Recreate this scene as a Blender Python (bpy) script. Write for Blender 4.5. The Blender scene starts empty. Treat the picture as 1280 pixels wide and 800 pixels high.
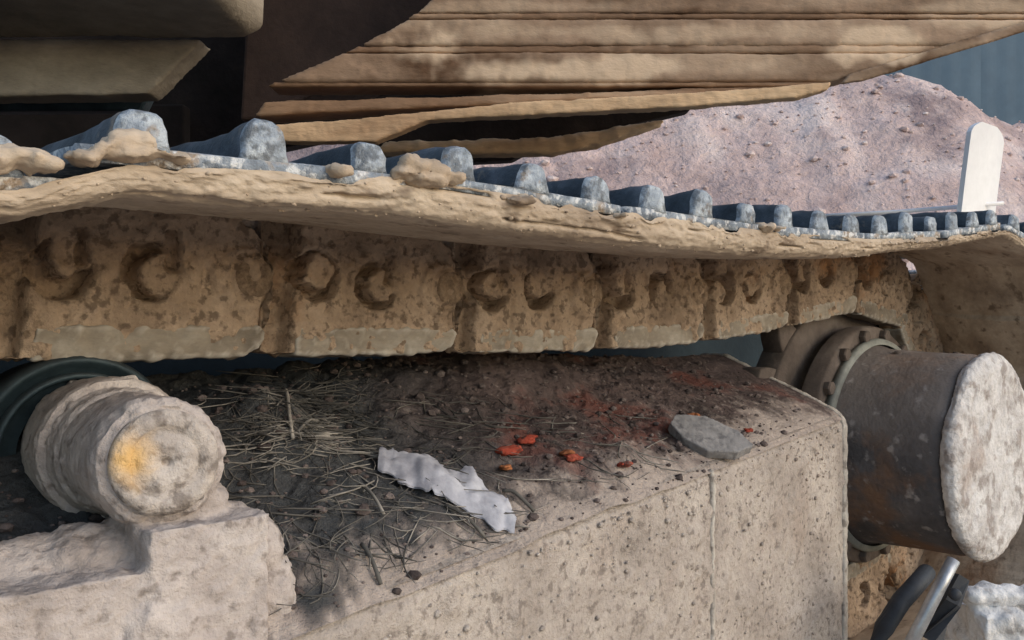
import bpy, bmesh, math, random
import numpy as np
from mathutils import Vector, Matrix

random.seed(7)
rng = np.random.default_rng(7)
scene = bpy.context.scene
COL = scene.collection

# ------------------------------------------------------------------ camera, sky, sun, exposure
PSI = math.radians(42.0)          # the camera looks 42 degrees off square to the track
FPX = 1100.0
cam_d = bpy.data.cameras.new('camera')
cam = bpy.data.objects.new('camera', cam_d)
COL.objects.link(cam)
cam.location = (0, 0, 0)
cam.rotation_euler = (math.radians(90), 0, -PSI)
cam_d.sensor_width = 36.0
cam_d.lens = 36.0 * FPX / 1280.0
cam_d.clip_start = 0.03
cam_d.clip_end = 2000
scene.camera = cam

SUN_EL, SUN_AZ = math.radians(27), math.atan2(0.36, -0.88)   # azimuth from +Y towards +X
world = bpy.data.worlds.new('World')
scene.world = world
world.use_nodes = True
wn = world.node_tree
wn.nodes.clear()
wo = wn.nodes.new('ShaderNodeOutputWorld')
wb = wn.nodes.new('ShaderNodeBackground')
ws = wn.nodes.new('ShaderNodeTexSky')
ws.sky_type = 'NISHITA'
ws.sun_disc = False
ws.sun_elevation = SUN_EL
ws.sun_rotation = SUN_AZ
ws.dust_density = 1.5
ws.air_density = 1.2
wb.inputs['Strength'].default_value = 0.15
wn.links.new(ws.outputs[0], wb.inputs['Color'])
wn.links.new(wb.outputs[0], wo.inputs['Surface'])

sun_d = bpy.data.lights.new('sun', 'SUN')
sun_d.energy = 0.55
sun_d.angle = math.radians(60)
sun_d.color = (1.0, 0.98, 0.95)
sun = bpy.data.objects.new('sun', sun_d)
COL.objects.link(sun)
sdir = Vector((math.sin(SUN_AZ) * math.cos(SUN_EL), math.cos(SUN_AZ) * math.cos(SUN_EL), math.sin(SUN_EL)))
sun.rotation_euler = sdir.to_track_quat('Z', 'Y').to_euler()
sun.location = sdir * 20

scene.view_settings.view_transform = 'Standard'
scene.view_settings.look = 'None'
scene.view_settings.exposure = 0.6
scene.view_settings.gamma = 1.0
scene.view_settings.use_curve_mapping = False
scene.cycles.max_bounces = 8

GROUND_Z = -0.57

# ------------------------------------------------------------------ numbers and noise
RV = np.array([math.cos(PSI), -math.sin(PSI), 0.0])     # towards the right of the view
FV = np.array([math.sin(PSI), math.cos(PSI), 0.0])      # along the view
UV = np.array([0, 0, 1.0])


def at(px, y, d):
    """point seen at pixel (px, y) of the 1280x800 photograph, d metres deep"""
    return RV * ((px - 640) * d / FPX) + FV * d + UV * ((400 - y) * d / FPX)


def at_y(px, y, Y):
    """same, on the upright plane world Y = Y"""
    a = PSI + math.atan((px - 640) / FPX)
    d = Y / math.cos(a) * math.cos(a - PSI)
    return at(px, y, d)


def _hash(ix, iy, iz, seed):
    h = (ix * 374761393 + iy * 668265263 + iz * 1440662683 + seed * 974634777) & 0xffffffff
    h = ((h ^ (h >> 13)) * 1274126177) & 0xffffffff
    h = ((h ^ (h >> 15)) * 2246822519) & 0xffffffff
    return ((h ^ (h >> 16)) & 0xffffff) / float(0xffffff) * 2 - 1


def vnoise(p, seed=0):
    p = np.asarray(p, float)
    i = np.floor(p).astype(np.int64)
    f = p - i
    u = f * f * f * (f * (f * 6 - 15) + 10)
    r = 0
    for dx in (0, 1):
        wx = u[:, 0] if dx else 1 - u[:, 0]
        for dy in (0, 1):
            wy = u[:, 1] if dy else 1 - u[:, 1]
            for dz in (0, 1):
                wz = u[:, 2] if dz else 1 - u[:, 2]
                r = r + wx * wy * wz * _hash(i[:, 0] + dx, i[:, 1] + dy, i[:, 2] + dz, seed)
    return r


def fbm(p, scale=1.0, octv=4, seed=0, gain=0.5):
    p = np.asarray(p, float) * scale
    a, s, r = 1.0, 0.0, 0
    for o in range(octv):
        r = r + a * vnoise(p + o * 17.3, seed + o)
        s += a
        a *= gain
        p = p * 2.03
    return r / s


def sstep(a, b, x):
    t = np.clip((x - a) / (b - a), 0, 1)
    return t * t * (3 - 2 * t)


# ------------------------------------------------------------------ object helpers
def mesh(name, verts, faces, smooth=True):
    me = bpy.data.meshes.new(name)
    me.from_pydata([tuple(map(float, v)) for v in verts], [], [tuple(int(i) for i in f) for f in faces])
    me.validate()
    if smooth:
        me.polygons.foreach_set('use_smooth', [True] * len(me.polygons))
    me.update()
    return me


def link(name, me, mat=None, parent=None, loc=None):
    o = bpy.data.objects.new(name, me)
    COL.objects.link(o)
    if mat is not None and me is not None:
        if len(me.materials) == 0:
            me.materials.append(mat)
    if parent is not None:
        o.parent = parent
    if loc is not None:
        o.location = loc
    return o


def empty(name, loc, label=None, cat=None, group=None):
    o = bpy.data.objects.new(name, None)
    o.empty_display_size = 0.05
    COL.objects.link(o)
    o.location = loc
    tag(o, label, cat, group)
    return o


def tag(o, label=None, cat=None, group=None, kind=None):
    if label:
        o['label'] = label
    if cat:
        o['category'] = cat
    if group:
        o['group'] = group
    if kind:
        o['kind'] = kind
    return o


def wpos(o):
    p = Vector((0, 0, 0))
    while o is not None:
        p = p + Vector(o.location)
        o = o.parent
    return p


def part(name, V, F, mat, parent=None, smooth=True, kind=None):
    """a mesh given in world coordinates; its origin goes to its own middle (a thing) or it hangs under parent"""
    V = np.asarray(V, float)
    c = V.mean(0)
    if parent is None:
        c = np.array([c[0], c[1], V[:, 2].min()])
    o = link(name, mesh(name, V - c, F, smooth), mat)
    if parent is not None:
        o.parent = parent
        o.location = Vector(c) - wpos(parent)
    else:
        o.location = Vector(c)
    if kind:
        o['kind'] = kind
    return o


def bm_data(bm):
    bm.verts.ensure_lookup_table()
    bm.verts.index_update()
    V = np.array([v.co[:] for v in bm.verts])
    F = [[v.index for v in f.verts] for f in bm.faces]
    return V, F


def remesh(V, F, voxel):
    """one closed, evenly fine surface round overlapping solids"""
    me = mesh('tmp', V, F, False)
    o = bpy.data.objects.new('tmp', me)
    COL.objects.link(o)
    m = o.modifiers.new('r', 'REMESH')
    m.mode = 'VOXEL'
    m.voxel_size = voxel
    dg = bpy.context.evaluated_depsgraph_get()
    dg.update()
    ev = o.evaluated_get(dg)
    me2 = bpy.data.meshes.new_from_object(ev)
    n = len(me2.vertices)
    W = np.empty(n * 3)
    me2.vertices.foreach_get('co', W)
    W = W.reshape(-1, 3)
    Fs = [list(p.vertices) for p in me2.polygons]
    N = np.empty(n * 3)
    me2.vertices.foreach_get('normal', N)
    N = N.reshape(-1, 3)
    bpy.data.objects.remove(o)
    bpy.data.meshes.remove(me)
    bpy.data.meshes.remove(me2)
    return W, Fs, N


def rough(W, N, amps, seed=0):
    """push a surface in and out: amps = [(size in metres, height in metres), ...]"""
    d = 0
    for k, (s, a) in enumerate(amps):
        d = d + a * fbm(W, 1.0 / s, 3, seed + 31 * k)
    return W + N * d[:, None]


def join(*pairs):
    Vs, Fs, n = [], [], 0
    for V, F in pairs:
        Vs.append(np.asarray(V, float))
        Fs += [[i + n for i in f] for f in F]
        n += len(V)
    return np.concatenate(Vs), Fs


def box(c, s, rot=None):
    c = np.asarray(c, float)
    h = np.asarray(s, float) / 2
    V = np.array([[x, y, z] for x in (-1, 1) for y in (-1, 1) for z in (-1, 1)], float) * h
    if rot is not None:
        V = V @ np.array(rot).T
    F = [[0, 1, 3, 2], [4, 6, 7, 5], [0, 4, 5, 1], [2, 3, 7, 6], [0, 2, 6, 4], [1, 5, 7, 3]]
    return V + c, F


def extrude(poly, origin, a, b, n, t):
    """polygon of (u, v) on axes a, b at origin, made t thick along n"""
    origin, a, b, n = (np.asarray(q, float) for q in (origin, a, b, n))
    P = np.array([origin + a * u + b * v for u, v in poly])
    k = len(P)
    V = np.concatenate([P, P + n * t])
    ar = np.dot(np.cross(a, b), n)
    sa = sum(poly[i][0] * poly[(i + 1) % k][1] - poly[(i + 1) % k][0] * poly[i][1] for i in range(k))
    F = [list(range(k))[::-1], list(range(k, 2 * k))] + [[i, (i + 1) % k, (i + 1) % k + k, i + k] for i in range(k)]
    if ar * sa < 0:
        F = [f[::-1] for f in F]
    return V, F


def bevelled(V, F, w=0.003, seg=2):
    bm = bmesh.new()
    vs = [bm.verts.new(v) for v in V]
    for f in F:
        bm.faces.new([vs[i] for i in f])
    bmesh.ops.recalc_face_normals(bm, faces=bm.faces)
    bmesh.ops.bevel(bm, geom=list(bm.edges), offset=w, segments=seg, affect='EDGES', profile=0.5, clamp_overlap=True)
    out = bm_data(bm)
    bm.free()
    return out


def lathe(prof, centre, axis, n=64, caps=True):
    """prof = [(distance along axis, radius)], turned round axis through centre"""
    axis = np.asarray(axis, float) / np.linalg.norm(axis)
    ref = np.array([0, 0, 1.0]) if abs(axis[2]) < 0.9 else np.array([1.0, 0, 0])
    e1 = np.cross(axis, ref)
    e1 /= np.linalg.norm(e1)
    e2 = np.cross(axis, e1)
    V, F = [], []
    for (h, r) in prof:
        for k in range(n):
            t = 2 * math.pi * k / n
            V.append(np.asarray(centre) + axis * h + (e1 * math.cos(t) + e2 * math.sin(t)) * r)
    for j in range(len(prof) - 1):
        for k in range(n):
            k2 = (k + 1) % n
            F.append([j * n + k, j * n + k2, (j + 1) * n + k2, (j + 1) * n + k])
    if caps:
        F.append([k for k in range(n)][::-1])
        F.append([(len(prof) - 1) * n + k for k in range(n)])
    bm = bmesh.new()
    vs = [bm.verts.new(v) for v in V]
    for f in F:
        bm.faces.new([vs[i] for i in f])
    bmesh.ops.recalc_face_normals(bm, faces=bm.faces)
    out = bm_data(bm)
    bm.free()
    return out


def tube(pts, r, n=10, caps=True):
    pts = [np.asarray(p, float) for p in pts]
    V, F = [], []
    for i, p in enumerate(pts):
        t = pts[min(i + 1, len(pts) - 1)] - pts[max(i - 1, 0)]
        t = t / np.linalg.norm(t)
        ref = np.array([0, 0, 1.0]) if abs(t[2]) < 0.9 else np.array([1.0, 0, 0])
        e1 = np.cross(t, ref)
        e1 /= np.linalg.norm(e1)
        e2 = np.cross(t, e1)
        rr = r[i] if hasattr(r, '__len__') else r
        for k in range(n):
            a = 2 * math.pi * k / n
            V.append(p + (e1 * math.cos(a) + e2 * math.sin(a)) * rr)
    for i in range(len(pts) - 1):
        for k in range(n):
            F.append([i * n + k, i * n + (k + 1) % n, (i + 1) * n + (k + 1) % n, (i + 1) * n + k])
    if caps:
        F.append(list(range(n))[::-1])
        F.append([(len(pts) - 1) * n + k for k in range(n)])
    return np.array(V), F


_BALLS = {}


def ball(c, r, seed=0, amp=0.25, sub=2, squash=(1, 1, 1), freq=1.4):
    key = (seed % 14, sub, amp, freq)
    if key not in _BALLS:
        bm = bmesh.new()
        bmesh.ops.create_icosphere(bm, subdivisions=sub, radius=1.0)
        V, F = bm_data(bm)
        bm.free()
        _BALLS[key] = (V * (1 + amp * fbm(V + key[0] * 3.7, freq, 3, key[0]))[:, None], F)
    V, F = _BALLS[key]
    rot = np.array(Matrix.Rotation((seed * 2.399) % 6.283, 3, (seed % 3 - 1, 1, (seed % 5) - 2)))
    return V @ rot.T * np.asarray(squash) * r + np.asarray(c), F


def lump(name, solids, voxel, amps, mat, parent=None, seed=0, kind=None, warp=None):
    V, F = join(*solids)
    W, Fs, N = remesh(V, F, voxel)
    W = rough(W, N, amps, seed)
    if warp is not None:
        W = warp(W, N)
    return part(name, W, Fs, mat, parent, True, kind)


# ------------------------------------------------------------------ materials
def s(r, g, b, k=1.0, sat=0.74):
    """sRGB of dry, dust-greyed material to linear"""
    l = .3 * r + .59 * g + .11 * b
    r, g, b = (l + (c - l) * sat for c in (r, g, b))
    f = lambda c: ((c / 255 + 0.055) / 1.055) ** 2.4 if c > 10 else c / 255 / 12.92
    return (f(r) * k, f(g) * k, f(b) * k, 1)


def dirt(name, stops, scale=14, fine=120, bump=0.5, bdist=0.003, rough_=0.92, metal=0.0, speck=None, speck_scale=160,
         speck_at=0.28, dust=None, dust_amt=0.6, edge=None, var=0.35, stretch=(1, 1, 1), patch=None, patch_scale=9, patch_at=0.58, attr=None, attr2=None):
    m = bpy.data.materials.new(name)
    m.use_nodes = True
    nt = m.node_tree
    N, L = nt.nodes, nt.links
    N.clear()
    out = N.new('ShaderNodeOutputMaterial')
    b = N.new('ShaderNodeBsdfPrincipled')
    L.new(b.outputs[0], out.inputs[0])
    b.inputs['Metallic'].default_value = metal
    b.inputs['Specular IOR Level'].default_value = 0.25
    tc = N.new('ShaderNodeTexCoord')
    oi = N.new('ShaderNodeObjectInfo')
    off = N.new('ShaderNodeVectorMath'); off.operation = 'MULTIPLY_ADD'
    L.new(oi.outputs['Random'], off.inputs[0])
    off.inputs[1].default_value = (13.1, 7.7, 3.3)
    mp = N.new('ShaderNodeVectorMath'); mp.operation = 'MULTIPLY'
    mp.inputs[1].default_value = stretch
    L.new(tc.outputs['Object'], mp.inputs[0])
    L.new(mp.outputs[0], off.inputs[2])
    P = off.outputs[0]

    def noise(sc, det=6, ro=0.6):
        n = N.new('ShaderNodeTexNoise')
        n.inputs['Scale'].default_value = sc
        n.inputs['Detail'].default_value = det
        n.inputs['Roughness'].default_value = ro
        L.new(P, n.inputs['Vector'])
        return n.outputs['Fac']

    def ramp(fac, st):
        r = N.new('ShaderNodeValToRGB')
        while len(r.color_ramp.elements) < len(st):
            r.color_ramp.elements.new(0.5)
        for e, (p, c) in zip(r.color_ramp.elements, st):
            e.position = p
            e.color = c
        L.new(fac, r.inputs[0])
        return r.outputs[0]

    def mix(fac, a, c, mode='MIX'):
        x = N.new('ShaderNodeMix'); x.data_type = 'RGBA'; x.blend_type = mode
        if isinstance(fac, (int, float)):
            x.inputs[0].default_value = fac
        else:
            L.new(fac, x.inputs[0])
        for i, v in ((6, a), (7, c)):
            if isinstance(v, tuple):
                x.inputs[i].default_value = v
            else:
                L.new(v, x.inputs[i])
        return x.outputs[2]

    n1 = noise(scale)
    n2 = noise(fine, 5, 0.7)
    c = ramp(n1, stops)
    if patch is not None:
        n5 = noise(patch_scale, 5, 0.62)
        c = mix(ramp(n5, [(patch_at, (0, 0, 0, 1)), (patch_at + 0.1, (1, 1, 1, 1))]), c, patch)
    c = mix(var, c, ramp(n2, [(0.25, (0.3, 0.3, 0.3, 1)), (0.72, (1.25, 1.25, 1.25, 1))]), 'MULTIPLY')
    if edge is not None:
        g = N.new('ShaderNodeNewGeometry')
        pm = ramp(g.outputs['Pointiness'], [(0.51, (0, 0, 0, 1)), (0.58, (1, 1, 1, 1))])
        c = mix(pm, c, edge)
    if dust is not None:
        g = N.new('ShaderNodeNewGeometry')
        sp = N.new('ShaderNodeSeparateXYZ')
        L.new(g.outputs['Normal'], sp.inputs[0])
        mm = N.new('ShaderNodeMath'); mm.operation = 'MULTIPLY_ADD'
        L.new(n1, mm.inputs[0]); mm.inputs[1].default_value = 0.9
        L.new(sp.outputs['Z'], mm.inputs[2])
        pm = ramp(mm.outputs[0], [(0.45, (0, 0, 0, 1)), (1.2, (dust_amt,) * 3 + (1,))])
        c = mix(pm, c, dust)
    if speck is not None:
        n6 = noise(speck_scale * 0.8, 3, 0.55)
        pm = ramp(n6, [(0.82 - speck_at, (0, 0, 0, 1)), (0.93 - speck_at, (0.7, 0.7, 0.7, 1))])
        c = mix(pm, c, speck)
    if attr is not None:
        at_ = N.new('ShaderNodeAttribute')
        at_.attribute_name = 'dust'
        c = mix(at_.outputs['Fac'], c, attr)
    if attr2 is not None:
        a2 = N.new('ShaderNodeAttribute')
        a2.attribute_name = 'shaded_litter'
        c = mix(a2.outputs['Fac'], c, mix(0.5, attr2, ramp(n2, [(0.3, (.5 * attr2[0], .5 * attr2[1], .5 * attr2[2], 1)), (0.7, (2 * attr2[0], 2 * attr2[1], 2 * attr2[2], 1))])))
    L.new(c, b.inputs['Base Color'])
    rr = ramp(n2, [(0.2, (rough_ - 0.12,) * 3 + (1,)), (0.8, (min(1, rough_ + 0.06),) * 3 + (1,))])
    L.new(rr, b.inputs['Roughness'])
    b1 = N.new('ShaderNodeBump'); b1.inputs['Strength'].default_value = bump; b1.inputs['Distance'].default_value = bdist
    b2 = N.new('ShaderNodeBump'); b2.inputs['Strength'].default_value = bump; b2.inputs['Distance'].default_value = bdist * 2.5
    L.new(n2, b1.inputs['Height'])
    n3 = noise(fine * 0.3, 5, 0.65)
    L.new(n3, b2.inputs['Height'])
    L.new(b2.outputs[0], b1.inputs['Normal'])
    L.new(b1.outputs[0], b.inputs['Normal'])
    return m


M = {}
M['link'] = dirt('muddy_link', [(0.3, s(136, 110, 86, 1, .74)), (0.5, s(174, 144, 114, 1, .74)), (0.7, s(198, 168, 138, 1, .74))], 13, 190,
                 0.8, 0.0022, speck=s(92, 72, 56), speck_scale=150, speck_at=0.29, patch=s(158, 116, 80, 1, .9), patch_scale=5, patch_at=0.56)
M['rail'] = dirt('worn_rail', [(0.3, s(112, 98, 82)), (0.55, s(150, 136, 116)), (0.75, s(176, 166, 150))], 20, 130, 0.5, 0.0015,
                 rough_=0.7, metal=0.15, stretch=(0.5, 1, 1), edge=s(190, 180, 165))
M['pin'] = dirt('pin_mud', [(0.3, s(118, 94, 72)), (0.5, s(160, 130, 100)), (0.7, s(186, 154, 120))], 90, 260, 1.0, 0.003)
M['band'] = dirt('caked_mud', [(0.3, s(150, 124, 98, 1, .66)), (0.5, s(188, 160, 128, 1, .66)), (0.7, s(206, 180, 148, 1, .66))], 16, 120, 0.55, 0.002,
                 speck=s(104, 78, 56, 1, .66), speck_scale=70, speck_at=0.24, stretch=(0.45, 1, 1), patch=s(160, 118, 82, 1, .66), patch_scale=7, patch_at=0.6)
M['steel'] = dirt('grey_blue_steel', [(0.3, s(44, 52, 60, 1, 1)), (0.5, s(64, 73, 82, 1, 1)), (0.7, s(92, 100, 110, 1, 1))], 30, 210, 0.6, 0.0014,
                  rough_=0.7, metal=0.1, patch=s(138, 124, 108), patch_scale=26, patch_at=0.6)
M['tip'] = dirt('worn_lit_tip', [(0.3, s(116, 126, 136, 1, 1)), (0.5, s(158, 166, 174, 1, 1)), (0.7, s(206, 212, 216, 1, 1))], 70, 220, 0.9, 0.002,
                rough_=0.7, metal=0.1, speck=s(84, 88, 92), speck_scale=150, speck_at=0.32, patch=s(150, 130, 108), patch_scale=50, patch_at=0.6)  # worn grouser ends, painted lighter than the sides as if lit
M['plate'] = dirt('shoe_plate_steel', [(0.3, s(92, 98, 106, 1, 1)), (0.5, s(138, 146, 154, 1, 1)), (0.7, s(186, 190, 194, 1, 1))], 60, 190, 0.9, 0.002,
                  rough_=0.75, metal=0.1, speck=s(222, 220, 216), speck_scale=200, speck_at=0.32, patch=s(156, 132, 106), patch_scale=30, patch_at=0.54)
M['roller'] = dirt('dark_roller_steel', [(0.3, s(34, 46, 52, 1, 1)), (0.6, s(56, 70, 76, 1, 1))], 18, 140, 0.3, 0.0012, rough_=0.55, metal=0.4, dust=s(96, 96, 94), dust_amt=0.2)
M['pale'] = dirt('pale_dried_mud', [(0.28, s(136, 122, 112)), (0.5, s(178, 163, 154)), (0.72, s(200, 186, 176))], 18, 110, 0.7, 0.003,
                 speck=s(112, 98, 88), speck_scale=110, speck_at=0.24)
M['cap'] = dirt('worn_yellow_cap', [(0.3, s(150, 136, 124)), (0.5, s(188, 174, 162)), (0.7, s(204, 190, 178))], 24, 110, 0.8, 0.003,
                attr=s(214, 172, 108, 1, 1), speck=s(104, 90, 80), speck_scale=110, speck_at=0.3)
M['side'] = dirt('dusty_frame_plate', [(0.3, s(148, 134, 122)), (0.5, s(176, 161, 148)), (0.7, s(196, 182, 168))], 9, 170, 0.8, 0.003,
                 speck=s(116, 102, 92), speck_scale=140, speck_at=0.27, patch=s(166, 146, 130), patch_scale=4, patch_at=0.56)
M['rim'] = dirt('worn_plate_edge', [(0.3, s(150, 138, 126)), (0.6, s(196, 186, 172))], 30, 140, 0.6, 0.002, speck=s(110, 98, 88), speck_scale=90)
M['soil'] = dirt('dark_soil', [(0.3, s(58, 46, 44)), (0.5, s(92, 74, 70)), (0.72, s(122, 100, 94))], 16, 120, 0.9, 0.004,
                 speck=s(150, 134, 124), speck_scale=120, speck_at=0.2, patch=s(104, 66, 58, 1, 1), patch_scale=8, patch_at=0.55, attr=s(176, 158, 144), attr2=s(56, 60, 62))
M['gravel'] = dirt('soil_crumbs', [(0.3, s(62, 52, 50)), (0.5, s(92, 78, 74)), (0.7, s(136, 120, 114))], 30, 160, 0.5, 0.002)
M['straw'] = dirt('dry_straw', [(0.35, s(66, 65, 62)), (0.52, s(100, 95, 88)), (0.68, s(176, 166, 152))], 12, 90, 0.2, 0.001)
M['white'] = dirt('white_crust', [(0.28, s(172, 162, 156)), (0.5, s(206, 199, 194)), (0.7, s(222, 217, 213))], 20, 120, 0.8, 0.004,
                  speck=s(140, 124, 114), speck_scale=55, speck_at=0.30, patch=s(186, 170, 160), patch_scale=12, patch_at=0.58)
M['chalk'] = dirt('chalky_white', [(0.28, s(206, 202, 198)), (0.6, s(236, 233, 230))], 14, 70, 0.7, 0.004, speck=s(150, 142, 136), speck_scale=50, speck_at=0.28)
M['carbody'] = dirt('shadow_black_steel', [(0.3, s(28, 38, 44, 1, 1)), (0.7, s(44, 56, 62, 1, 1))], 6, 60, 0.4, 0.003)  # blue-black of the shadow behind the chain, put into the steel colour
M['drum'] = dirt('dark_drum_paint', [(0.3, s(66, 62, 62)), (0.55, s(94, 88, 88)), (0.75, s(120, 110, 106))], 9, 90, 0.6, 0.003, rough_=0.8,
                 patch=s(124, 94, 74, 1, .9), patch_scale=5, patch_at=0.50, speck=s(160, 150, 144), speck_scale=60, speck_at=0.22, dust=s(140, 124, 112), dust_amt=0.5)
M['flange'] = dirt('muddy_flange', [(0.3, s(80, 68, 60)), (0.55, s(110, 95, 85)), (0.75, s(132, 118, 106))], 12, 90, 0.6, 0.002)
M['ring'] = dirt('flange_ring', [(0.3, s(104, 106, 100)), (0.6, s(140, 142, 132))], 20, 120, 0.3, 0.001, rough_=0.6)
M['house'] = dirt('dusty_tan_frame', [(0.32, s(108, 84, 66, 1, .98)), (0.45, s(140, 114, 92, 1, .98)), (0.6, s(166, 138, 114, 1, .98)), (0.72, s(180, 154, 130, 1, .98))], 4, 50, 0.5, 0.003,
                  patch=s(98, 72, 52, 1, .98), patch_scale=5, patch_at=0.51, stretch=(0.6, 0.6, 1.3), attr=s(214, 184, 152, 1, .9))
M['house_pale'] = dirt('tan_rim', [(0.3, s(176, 138, 102, 1, .9)), (0.5, s(218, 180, 138, 1, .9)), (0.7, s(232, 200, 162, 1, .9))], 6, 70, 0.5, 0.003, stretch=(0.4, 0.4, 1.5),
                       patch=s(130, 92, 62, 1, .98), patch_scale=8, patch_at=0.62)
M['house_brown'] = dirt('brown_frame', [(0.3, s(98, 74, 56, 1, .98)), (0.5, s(136, 106, 82, 1, .98)), (0.7, s(166, 134, 106, 1, .98))], 6, 70, 0.5, 0.003, stretch=(0.4, 0.4, 1.5), attr=s(206, 174, 142, 1, .9))
M['house_dark'] = dirt('dark_brown_steel', [(0.3, s(40, 32, 28)), (0.55, s(58, 48, 44)), (0.75, s(78, 64, 54))], 6, 60, 0.4, 0.003)  # dark brown tone for the inner plates
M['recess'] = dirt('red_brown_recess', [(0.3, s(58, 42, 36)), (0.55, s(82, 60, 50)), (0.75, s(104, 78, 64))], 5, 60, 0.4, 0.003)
M['house_mud'] = dirt('muddy_slab', [(0.3, s(116, 100, 80, 1, .6)), (0.5, s(152, 134, 108, 1, .6)), (0.7, s(178, 158, 130, 1, .6))], 7, 70, 0.6, 0.003, stretch=(0.5, 0.5, 1.2))
M['hose'] = dirt('black_rubber', [(0.3, s(40, 44, 50)), (0.7, s(62, 66, 74))], 20, 140, 0.3, 0.001, rough_=0.6)
M['chrome'] = dirt('bright_metal', [(0.3, s(150, 152, 156)), (0.7, s(196, 198, 200))], 20, 120, 0.2, 0.001, rough_=0.4, metal=0.6)
M['slate'] = dirt('grey_slate', [(0.3, s(110, 108, 108)), (0.7, s(146, 142, 140))], 22, 120, 0.5, 0.002, speck=s(90, 88, 90), speck_scale=120)
M['red'] = dirt('red_flake', [(0.3, s(150, 56, 38, .7, .85)), (0.5, s(196, 74, 50, .7, .85)), (0.7, s(214, 108, 84, .7, .85))], 60, 150, 0.9, 0.002, patch=s(96, 70, 62), patch_scale=90, patch_at=0.55)
M['orange'] = dirt('orange_flake', [(0.3, s(150, 84, 50, .7, .85)), (0.7, s(206, 124, 72, .7, .85))], 60, 150, 0.4, 0.002)
M['plastic'] = dirt('grey_film', [(0.3, s(134, 134, 144)), (0.5, s(176, 176, 186)), (0.7, s(206, 206, 212))], 22, 90, 0.3, 0.002, rough_=0.55)
M['bank'] = dirt('pink_earth', [(0.3, s(172, 142, 136)), (0.5, s(208, 176, 168)), (0.7, s(224, 200, 192))], 1.6, 14, 0.8, 0.04,
                 patch=s(150, 126, 126), patch_scale=0.9, patch_at=0.54)
M['rubble'] = dirt('pink_rubble', [(0.3, s(170, 140, 134)), (0.5, s(206, 178, 170)), (0.7, s(224, 206, 200))], 3, 20, 0.6, 0.02)
M['ground'] = dirt('dry_ground', [(0.3, s(160, 142, 124)), (0.7, s(204, 184, 164))], 1.2, 18, 0.6, 0.02)
M['wall'] = dirt('blue_grey_sheet', [(0.3, s(78, 98, 114, 1, 1)), (0.7, s(98, 118, 132, 1, 1))], 0.8, 6, 0.1, 0.01, rough_=0.7, var=0.15)
M['post'] = dirt('white_plastic', [(0.3, s(222, 222, 226)), (0.7, s(238, 238, 240))], 6, 40, 0.1, 0.002, rough_=0.6, var=0.1)

# ------------------------------------------------------------------ ground, bank and wall behind
g = 900
V = [(-g, -g, GROUND_Z), (g, -g, GROUND_Z), (g, g, GROUND_Z), (-g, g, GROUND_Z)]
o = link('ground', mesh('ground', V, [[0, 1, 2, 3]], False), M['ground'])
tag(o, 'dry pale earth ground under the machine', kind='structure')


def camgrid(rs, ds, zf):
    R, D = np.meshgrid(rs, ds)
    Z = zf(R.ravel(), D.ravel())
    V = np.outer(R.ravel(), RV) + np.outer(D.ravel(), FV)
    V[:, 2] = Z
    nr, nd = len(rs), len(ds)
    F = [[j * nr + i, j * nr + i + 1, (j + 1) * nr + i + 1, (j + 1) * nr + i] for j in range(nd - 1) for i in range(nr - 1)]
    return V, F


def bank_z(r, d):
    # foot at 5.5 m, crest near 8.5 m, dropping away to the right
    crest = np.interp(r, [-5, 0.5, 2.0, 3.2, 4.0, 4.6, 5.6, 9.0], [3.0, 3.0, 2.92, 2.85, 2.65, 2.4, 2.15, 1.6])
    t = sstep(4.6, 8.3, d) * (1 - 0.45 * sstep(8.6, 12, d))
    p = np.stack([r, d, r * 0], 1)
    h = t * crest + 0.16 * fbm(p, 0.9, 4, 3) * t + 0.10 * fbm(p, 4.0, 5, 5, .62) * sstep(4.4, 5.6, d)
    return GROUND_Z - 0.02 + h


V, F = camgrid(np.linspace(-6, 9.5, 230), np.linspace(4.3, 12.5, 150), bank_z)
o = link('earth_bank', mesh('earth_bank', V, F), M['bank'])
tag(o, 'bank of pinkish dry earth behind the machine', kind='structure')
prs = []
RK = rng.uniform(-0.5, 6.5, 2200)
DK = rng.uniform(4.8, 8.8, 2200)
ZK = bank_z(RK, DK)
for k in range(2200):
    r, d, z = RK[k], DK[k], ZK[k]
    rr = 0.011 * (1 + 3.0 * rng.random() ** 9)
    prs.append(ball(RV * r + FV * d + UV * (z + rr * 0.3), rr, k, 0.45, 1, (1.2, 1, 0.7)))
V, F = join(*prs)
o = part('rubble', V, F, M['rubble'], None, False, 'stuff')
tag(o, 'pinkish broken rubble strewn over the earth bank', 'rubble')

# corrugated sheets far behind
wl = empty('sheet_metal_wall', Vector(RV * 6 + FV * 14 + UV * GROUND_Z), 'tall blue grey sheet metal wall rising behind the earth bank', 'wall')
for k in range(14):
    r0 = -1 + k * 1.2
    dz_ = .012 * (k % 2)
    n = 24
    V, F = [], []
    for i in range(n + 1):
        rr = r0 + 1.26 * i / n
        dd = 14 + dz_ + 0.0025 * math.cos(2 * math.pi * i / 6)
        for z in (GROUND_Z, 7.2):
            V.append(RV * rr + FV * dd + UV * z)
    for i in range(n):
        F.append([2 * i, 2 * i + 2, 2 * i + 3, 2 * i + 1])
    V2 = [v + FV * 0.012 for v in V]
    m_ = len(V)
    F2 = [[a + m_ for a in f[::-1]] for f in F]
    part('panel', np.array(V + V2), F + F2, M['wall'], wl, False)
for z in (1.2, 3.6, 6.4):
    V, F = box(RV * 7.4 + FV * 14.12 + UV * z, (16.6, 0.1, 0.12), np.stack([RV, FV, UV], 1))
    part('wall_rail', V, F, M['wall'], wl, False)

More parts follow.
